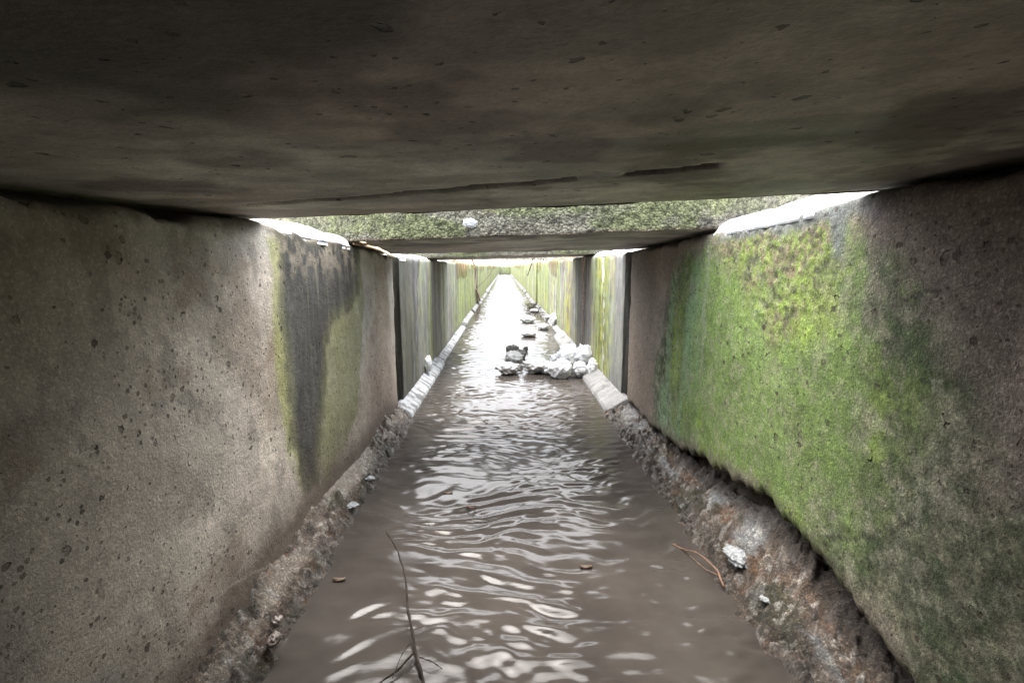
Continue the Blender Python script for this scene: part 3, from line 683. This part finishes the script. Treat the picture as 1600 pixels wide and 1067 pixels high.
# ------------------------------------------------------------------ snow caps on the wall tops
def snow_cap(label, side, y0, y1, h, x_in, x_out, s=0, lip=.0, rise=.0):
    ny = int((y1 - y0) / .01); nx = 48
    Y = np.linspace(0, 1, ny)[:, None].repeat(nx, 1); U = np.linspace(0, 1, nx)[None, :].repeat(ny, 0)
    inner = x_in + (fbm(Y * 6 + s, Y * 0, 4, 160) - .5) * .035 * (1 if side == 0 else -1)
    sg = -1 if side == 0 else 1
    X = inner + (x_out - inner) * U; YY = y0 + (y1 - y0) * Y
    zt = ztL(YY) if side == 0 else ztR(YY)
    prof = np.sqrt(np.clip(1 - (1 - np.clip(U / .13, 0, 1)) ** 2, 0, 1)) * ss(0, .05, Y) ** .5 * ss(1, .95, Y) ** .5 * ss(1.0, .9, U)
    Z = zt - .014 + prof * h * (.6 + .8 * fbm(X * 7, YY * 6, 4, 161 + s)) + (fbm(X * 30, YY * 30, 3, 162) - .5) * .006 + rise * ss(.1, 1, U)
    Xo = X - sg * prof * ss(.25, 0, U) * lip
    top = np.stack([Xo, YY, Z], -1).reshape(-1, 3); bot = np.stack([X, YY, zt - .03 + X * 0], -1).reshape(-1, 3)
    n = len(top); fcs = [tuple(q) for q in gridfaces(ny, nx, 0, side == 1).tolist()] + [tuple(q) for q in gridfaces(ny, nx, n, side == 0).tolist()]
    ring = [i * nx for i in range(ny)] + [(ny - 1) * nx + j for j in range(1, nx)] + [i * nx + nx - 1 for i in range(ny - 2, -1, -1)] + [j for j in range(nx - 2, 0, -1)]
    for a, b in zip(ring, ring[1:] + ring[:1]): fcs.append((a, b, b + n, a + n))
    o = mesh_obj('snow_patch', np.vstack([top, bot]), fcs, MSNOW, loc=(x_in, y0, 1.1)); tag(o, label, 'snow', 'snow lying on the wall tops'); return o
snow_cap('white snow heaped on top of the left wall between the first two slabs', 0, e1[0] + .01, e2[0] - .02, .045, XL - .005, -1.3, 0, .012, .03)
snow_cap('thick white snow on top of the right wall between the first two slabs', 1, e1[1] + .015, e2[1] - .02, .052, XR + .005, 1.6, 4, .015, .16)
snow_cap('small snow patch on top of the left wall behind the second slab', 0, e3[0] + .1, 4.6, .03, XL + .0, -1.2, 8, .02)
snow_cap('small snow patch on top of the right wall behind the second slab', 1, e3[1] + .1, 4.5, .03, XR + .0, 1.3, 12, .02)

# ------------------------------------------------------------------ lumps
def lump(name, label, cat, p, r, mat, sq=(1, 1, .8), seed=0, amp=.35, fr=2.2, sub=4, group=None, sink=.25, crust=.3):
    bm = bmesh.new(); bmesh.ops.create_icosphere(bm, subdivisions=sub, radius=1.0)
    V = np.array([v.co[:] for v in bm.verts]); f = [tuple(v.index for v in q.verts) for q in bm.faces]; bm.free()
    n = fbm3(V * fr + seed * 1.7 + 20, 5, seed, .58); V = V * (1 + (n - .5) * 2 * amp)[:, None] * np.array(sq) * r
    V = V + (V / (np.linalg.norm(V, axis=1)[:, None] + 1e-9)) * ((fbm3((V / r) * 7 + seed, 4, seed + 3, .6) - .5) * crust * r * min(1, amp * 2.4))[:, None]
    V[:, 2] -= V[:, 2].min() + sink * r * sq[2]
    o = mesh_obj(name, V + p, f, mat, loc=p); tag(o, label, cat, group); return o
def on_water(px, py, z=0.0): return on_z(px, py, z)
def pw(p, wpx): return wpx / F * p[1] / 2
def lumps(lst, group, name, cat):
    for i, (px, py, wpx, mat, sq, z, label) in enumerate(lst):
        p = on_z(px, py, z); lump(name, label, cat, p, pw(p, wpx) * 1.05, mat, (sq[0], sq[1], sq[2] * 1.2), seed=i + len(lst), group=group, amp=.45, fr=1.9, crust=.65)
lumps([
    (803, 570, 28, MSLUSH, (1, .9, .62), 0, 'rounded off-white slush lump, largest of the little group in mid stream'),
    (794, 584, 32, MSLUSH, (1.1, 1, .42), 0, 'flat pale slush lump, lowest and nearest of the mid-stream group'),
    (801, 554, 17, MGREY, (1.1, .9, .8), 0, 'dark grey slush lump behind the biggest mid-stream lump'),
    (814, 560, 15, MGREY, (1, .9, .8), 0, 'dark grey slush lump at the right edge of the mid-stream group'),
    (821, 549, 8, MGREY, (1, .9, .9), 0, 'tiny dark grey lump, farthest of the mid-stream group'),
    (822, 567, 6, MGREY, (1, .9, .5), 0, 'tiny grey bit between the mid-stream group and the snow heap')],
    'slush lumps in the middle of the stream', 'slush_lump', 'slush')
lumps([
    (838, 582, 36, MSLUSH, (1.1, 1, .45), 0, 'low grey-white snow lump at the left tip of the heap by the right ledge'),
    (858, 584, 26, MLUMP, (1, 1, .6), 0, 'snow lump second from the left tip of the heap'),
    (876, 590, 30, MLUMP, (1, .9, .8), 0, 'large round snow lump nearest in the heap by the right ledge'),
    (906, 589, 22, MLUMP, (1, .9, .85), 0, 'rounded snow lump just right of the nearest large one'),
    (888, 574, 34, MLUMP, (1, 1, .95), .02, 'tallest white snow lump in the middle of the heap'),
    (912, 574, 30, MLUMP, (1, 1, .95), .03, 'white snow lump leaning on the ledge at the back right of the heap'),
    (926, 586, 20, MLUMP, (.8, 1, 1.1), .03, 'rightmost snow lump resting up on the right ledge'),
    (868, 571, 18, MLUMP, (1, 1, .8), 0, 'small snow lump at the back left of the heap'),
    (880, 556, 14, MGREY, (1, 1, .8), .01, 'small grey lump behind the heap beside the ledge')],
    'snow lumps heaped by the right ledge', 'snow_lump', 'snow')
lumps([
    (826, 526, 20, MLUMP, (1.2, 1, .35), 0, 'flat grey slush lump in the stream upstream of the heap'),
    (825, 504, 18, MLUMP, (1.2, 1, .45), 0, 'white snow lump upstream near the debris pile'),
    (849, 515, 15, MLUMP, (1.1, 1, .5), 0, 'white snow lump at the foot of the debris pile'),
    (867, 507, 16, MLUMP, (.9, 1.4, .9), .05, 'pointed snow lump on top of the right ledge before the debris'),
    (856, 499, 9, MLUMP, (1.1, 1, .6), .03, 'snow lump half buried in the twig debris'),
    (835, 488, 10, MLUMP, (1.2, 1, .4), 0, 'small distant snow lump left of the twig debris')],
    'snow lumps farther up the stream', 'snow_lump', 'snow')
for i in range(9):
    pass
p = on_x(672, 577, XL + .05); lump('snow_lump', 'upright snow lump leaning on the left wall above the frosted ledge', 'snow', np.array([XL + .035, p[1], p[2] - .02]), .06, MLUMP, (.55, .8, 1.15), seed=33, sink=0)
p = on_x(728, 508, XL + .05); lump('snow_lump', 'little snow blob at the far end of the left frosted ledge', 'snow', np.array([XL + .04, p[1], p[2] - .02]), .055, MLUMP, (.6, .9, 1.1), seed=35, sink=0)
yf = e2[0] + (e2[1] - e2[0]) * .35
p = on_y(735, 357, yf - .02); lump('snow_lump', 'small snow blob stuck on the pebbly front edge of the second slab', 'snow', p, .026, MLUMP, (1.2, .4, .8), seed=37, sink=0)
# ice chips and stones on the banks
for (px, py, wpx, z, mat, sq, lab, nm, cat) in (
    (1150, 872, 42, .055, MICE, (.8, 1.3, .35), 'largest white ice patch frozen on the right rubble bank', 'ice_patch', 'ice'),
    (1139, 826, 15, .055, MICE, (.8, 1.2, .4), 'small white ice chip above the largest ice patch', 'ice_patch', 'ice'),
    (1100, 785, 20, .03, MICE, (.8, 1.2, .3), 'thin grey ice film near the middle of the right bank', 'ice_patch', 'ice'),
    (1196, 938, 18, .045, MICE, (.8, 1.2, .3), 'small ice chip below the largest ice patch', 'ice_patch', 'ice'),
    (550, 791, 20, .03, MICE, (1, 1, .35), 'small ice chip on the left bank nearer the camera', 'ice_patch', 'ice'),
    (578, 748, 14, .03, MICE, (1, 1, .35), 'small ice chip on the left bank farther along', 'ice_patch', 'ice'),
    (428, 1003, 22, .04, MSTONE, (1, 1.2, .8), 'brown wet pebble embedded low in the left bank', 'pebble', 'stone'),
    (432, 975, 18, .05, MSTONE, (1, 1.2, .8), 'dark wet pebble just above the brown one on the left bank', 'pebble', 'stone')):
    p = on_z(px, py, z); lump(nm, lab, cat, p, pw(p, wpx), mat, sq, seed=int(px), sink=.55, amp=.6, crust=.7, fr=2.6, group='ice on the banks' if cat == 'ice' else 'pebbles in the left bank')

# ------------------------------------------------------------------ twigs, roots, straw
def tube(pts, r0, r1, seg=6, sub=5, wob=.0, seed=0):
    P = np.array(pts, float); k = len(P); t = np.linspace(0, k - 1, (k - 1) * sub + 1)
    Q = np.stack([np.interp(t, range(k), P[:, j]) for j in range(3)], -1)
    if len(Q) > 4:
        Q[1:-1] = (Q[:-2] + 2 * Q[1:-1] + Q[2:]) / 4
    if wob: Q += (np.stack([fbm(t * 1.3 + j * 7 + seed, t * 0, 3, j) for j in range(3)], -1) - .5) * wob
    n = len(Q); V = []; Fc = []
    T = np.gradient(Q, axis=0); T /= np.linalg.norm(T, axis=1)[:, None] + 1e-9
    for i in range(n):
        a = np.cross(T[i], (0.3, .2, .9)); a /= np.linalg.norm(a) + 1e-9; b = np.cross(T[i], a)
        r = r0 + (r1 - r0) * i / (n - 1); r *= 1 + .25 * math.sin(i * 2.1 + seed)
        for j in range(seg):
            an = 2 * math.pi * j / seg; V.append(Q[i] + r * (math.cos(an) * a + math.sin(an) * b))
    for i in range(n - 1):
        for j in range(seg): Fc.append((i * seg + j, i * seg + (j + 1) % seg, (i + 1) * seg + (j + 1) % seg, (i + 1) * seg + j))
    Fc.append(tuple(range(seg))[::-1]); Fc.append(tuple((n - 1) * seg + j for j in range(seg)))
    return V, Fc
def multi(name, tubes, mat, label, cat, kind=None, parent=None, group=None):
    V = []; Fc = []
    for t in tubes:
        v, f = tube(*t[:3], **(t[3] if len(t) > 3 else {})); b = len(V); V += v; Fc += [tuple(i + b for i in q) for q in f]
    V = np.array(V)
    o = mesh_obj(name, V, Fc, mat, loc=V[0] if parent is None else None)
    if label: tag(o, label, cat, group, kind)
    return o
def wz(lst): return [on_z(a, b, z) for a, b, z in lst]
multi('twig', [
    (wz([(604, 830, .10), (622, 860, .085), (632, 895, .07), (636, 950, .05), (645, 1000, .03), (656, 1050, .008), (664, 1085, -.01)]), .0024, .0046, {'wob': .01}),
    (wz([(648, 1015, .02), (625, 1043, .015), (598, 1062, .01), (570, 1085, .0)]), .003, .002, {'wob': .006, 'seed': 3}),
    (wz([(642, 1002, .03), (628, 1020, .05), (612, 1060, .05)]), .0012, .0008, {'wob': .004, 'seed': 4}),
    (wz([(653, 1025, .02), (672, 1032, .02), (692, 1045, .0)]), .0014, .001, {'wob': .004, 'seed': 5})],
    MTWIG, 'thin black forked twig sticking up out of the near water', 'twig')
multi('twig', [
    (wz([(1052, 850, .002), (1068, 858, .01), (1085, 862, .03), (1105, 875, .04), (1122, 893, .03), (1130, 918, .01)]), .0022, .004, {'wob': .01}),
    (wz([(1078, 868, .03), (1100, 888, .03), (1122, 898, .03)]), .0014, .0014, {'wob': .005, 'seed': 2})],
    MRED, 'reddish brown twig hanging from the right bank into the water', 'twig')
multi('twig', [(wz([(730, 790, .012), (736, 793, .016), (742, 792, .006)]), .003, .002, {})], MRED, 'tiny orange scrap of twig floating in mid stream', 'twig')
for i in range(0): pass
p0 = on_x(552, 379, XL - .01); 
multi('straw', [([on_x(552, 381, XL + .0), on_x(566, 383, XL + .02), on_y(592, 389, 2.12), on_y(614, 401, 2.06)], .006, .0065, {}),
               ([on_x(548, 374, XL - .01), on_x(560, 378, XL + .01), on_y(572, 380, 2.15)], .005, .004, {'seed': 3})],
      MSTRAW, 'pale broken reed stalk poking out under the left end of the second slab', 'stalk')
# hanging root on the right wall and its fellow on the left
yR = on_x(914, 450, XR)[1]
rt_t = [([(XR - .02, yR - .05 * i, 1.09), (XR - .03, yR - .03 * i, .95), (XR - .02, yR + .02 * i - .03, .8), (XR - .015, yR - .02, .55 - .1 * i), (XR - .012, yR, .35 - .08 * i)], .009 - .002 * i, .002, {'wob': .03, 'seed': i * 5}) for i in range(3)]
multi('hanging_root', rt_t, MROOT, 'frosted brown root hanging down the right wall from the third slab', 'root')
multi('hanging_root', [([on_x(738, 404, XL + .02), on_x(744, 420, XL + .02), on_x(744, 450, XL + .02), on_x(746, 470, XL + .02), on_x(757, 482, XL + .06)], .02, .01, {'wob': .06}),
                       ([on_x(744, 452, XL + .02), on_x(750, 470, XL + .03), on_x(760, 480, XL + .08)], .03, .01, {'wob': .03, 'seed': 4}),
                       ([on_x(744, 450, XL + .02), on_y(758, 437, 11.4), on_y(770, 420, 10.6), on_y(777, 403, 10.2)], .006, .005, {'wob': .06, 'seed': 6})],
      MROOT, 'knobbly root clinging to the left wall far along the channel', 'root')
multi('twig', [([on_y(834, 403, 8.0), on_y(830, 415, 8.0), on_y(824, 431, 8.05)], .007, .005, {'wob': .03})], MTWIG, 'dark bare twig dangling over the channel beyond the third slab', 'twig')
# debris pile
db = []
for i in range(170):
    px = rng.uniform(818, 872); t = (px - 818) / 54; py = rng.uniform(474 + 8 * t, 490 + 14 * t)
    p = on_z(px, py, .01 + .05 * t + rng.random() * .03); L = rng.uniform(.06, .3); a = rng.gauss(.7, .8)
    q = p + np.array([math.cos(a) * L, math.sin(a) * L, rng.uniform(-.02, .07)]); m = (p + q) / 2 + np.array([rng.gauss(0, .02), 0, rng.uniform(0, .03)])
    db.append(([p, m, q], .0045, .002, {'sub': 3, 'seg': 4}))
multi('twig_debris', db, MTWIG, 'tangle of dark twigs and frozen debris washed against the right ledge', 'debris', kind='stuff')
# drops under the second slab
for (px, py, lab) in ((854, 395, 'hanging water drop under the second slab, left of a pair'), (864, 395, 'hanging water drop under the second slab, right of a pair'), (892, 394, 'single hanging water drop nearest the right wall')):
    y = e3[1] - .05; p = on_y(px, py, y); p[2] = float(zceil(p[0], y)) - .004
    lump('water_drop', lab, 'drop', p, .007, MICE, (1, 1, 1.5), seed=px, amp=.05, sub=2, group='drops under the second slab', sink=1.0)
# limp dead grass over the wall tops
for side, X0, zt_, lab in ((0, XL, ztL, 'limp dead grass hanging over the top of the left channel wall'), (1, XR, ztR, 'limp dead grass hanging over the top of the right channel wall')):
    tb = []
    for k in range(38):
        yc = rng.uniform(6.6, 40) if k > 5 else rng.uniform(6.6, 9)
        for q in range(rng.randint(4, 9)):
            y = yc + rng.gauss(0, .12); sg = -1 if side == 0 else 1; z0 = float(zt_(y)); L = rng.uniform(.06, .28); ix = X0 - sg * rng.uniform(.01, .05)
            tb.append(([(X0 + sg * .1, y, z0 + .0), (X0 + sg * .01, y, z0 + .03), (ix, y + rng.gauss(0, .03), z0 - .02), (ix, y + rng.gauss(0, .05), z0 - L)], .0045, .002, {'sub': 2, 'seg': 3}))
    multi('dead_grass', tb, MSTRAW, lab, 'grass', kind='stuff')
MLEAF = simple("dead_leaf", (0.05, 0.03, 0.02), (0.14, 0.09, 0.06), 0.6, 60)
# leaf scraps on the near water
for i, (px, py, L, lab) in enumerate(((915, 885, .018, 'tan scrap of leaf floating right of the middle of the near water'), (700, 770, .02, 'small brown scrap floating left of mid stream'), (530, 905, .018, 'dark speck of leaf by the left side of the near water'), (962, 722, .016, 'thin brown scrap beside the right rubble bank'))):
    c0 = on_z(px, py, .004); n_ = 14; an = np.linspace(0, 2 * math.pi, n_, endpoint=False); rr_ = L * (.55 + .45 * fbm(np.cos(an) * 2 + i, np.sin(an) * 2, 3, i)); 
    top = np.stack([np.cos(an) * rr_ * 1.5, np.sin(an) * rr_ * .6, .003 * np.cos(an * 2)], -1); V = np.vstack([top + (0, 0, .003), top, [[0, 0, .004]]])
    fcs = [(k, (k + 1) % n_, 2 * n_) for k in range(n_)] + [(k, n_ + k, n_ + (k + 1) % n_, (k + 1) % n_) for k in range(n_)] + [tuple(range(2 * n_ - 1, n_ - 1, -1))]
    tag(mesh_obj('leaf', V + c0, fcs, MLEAF, loc=c0), lab, 'leaf', 'scraps floating on the near water')
# dead grass and shrubs beyond the end
sh = []
for i in range(900):
    x = rng.uniform(-26, 26); y = rng.uniform(FAR + 6, FAR + 40); h = rng.uniform(.4, 1.9) * (.5 + float(fbm(np.array([x * .3]), np.array([y * .3]), 3, 5)[0]))
    z0 = 1.05 + float(ss(FAR, FAR + 60, np.array([y]))[0]) * 1.3
    sh.append(([(x, y, z0 - .2), (x + rng.gauss(0, .1), y, z0 + h * .6), (x + rng.gauss(0, .3), y, z0 + h)], .03, .012, {'sub': 1, 'seg': 3}))
multi('dead_reeds', sh, simple("bleached_reed", (.3, .26, .2), (.45, .4, .32), .8), 'pale dead reeds standing in the snow beyond the channel end', 'reeds', kind='stuff')
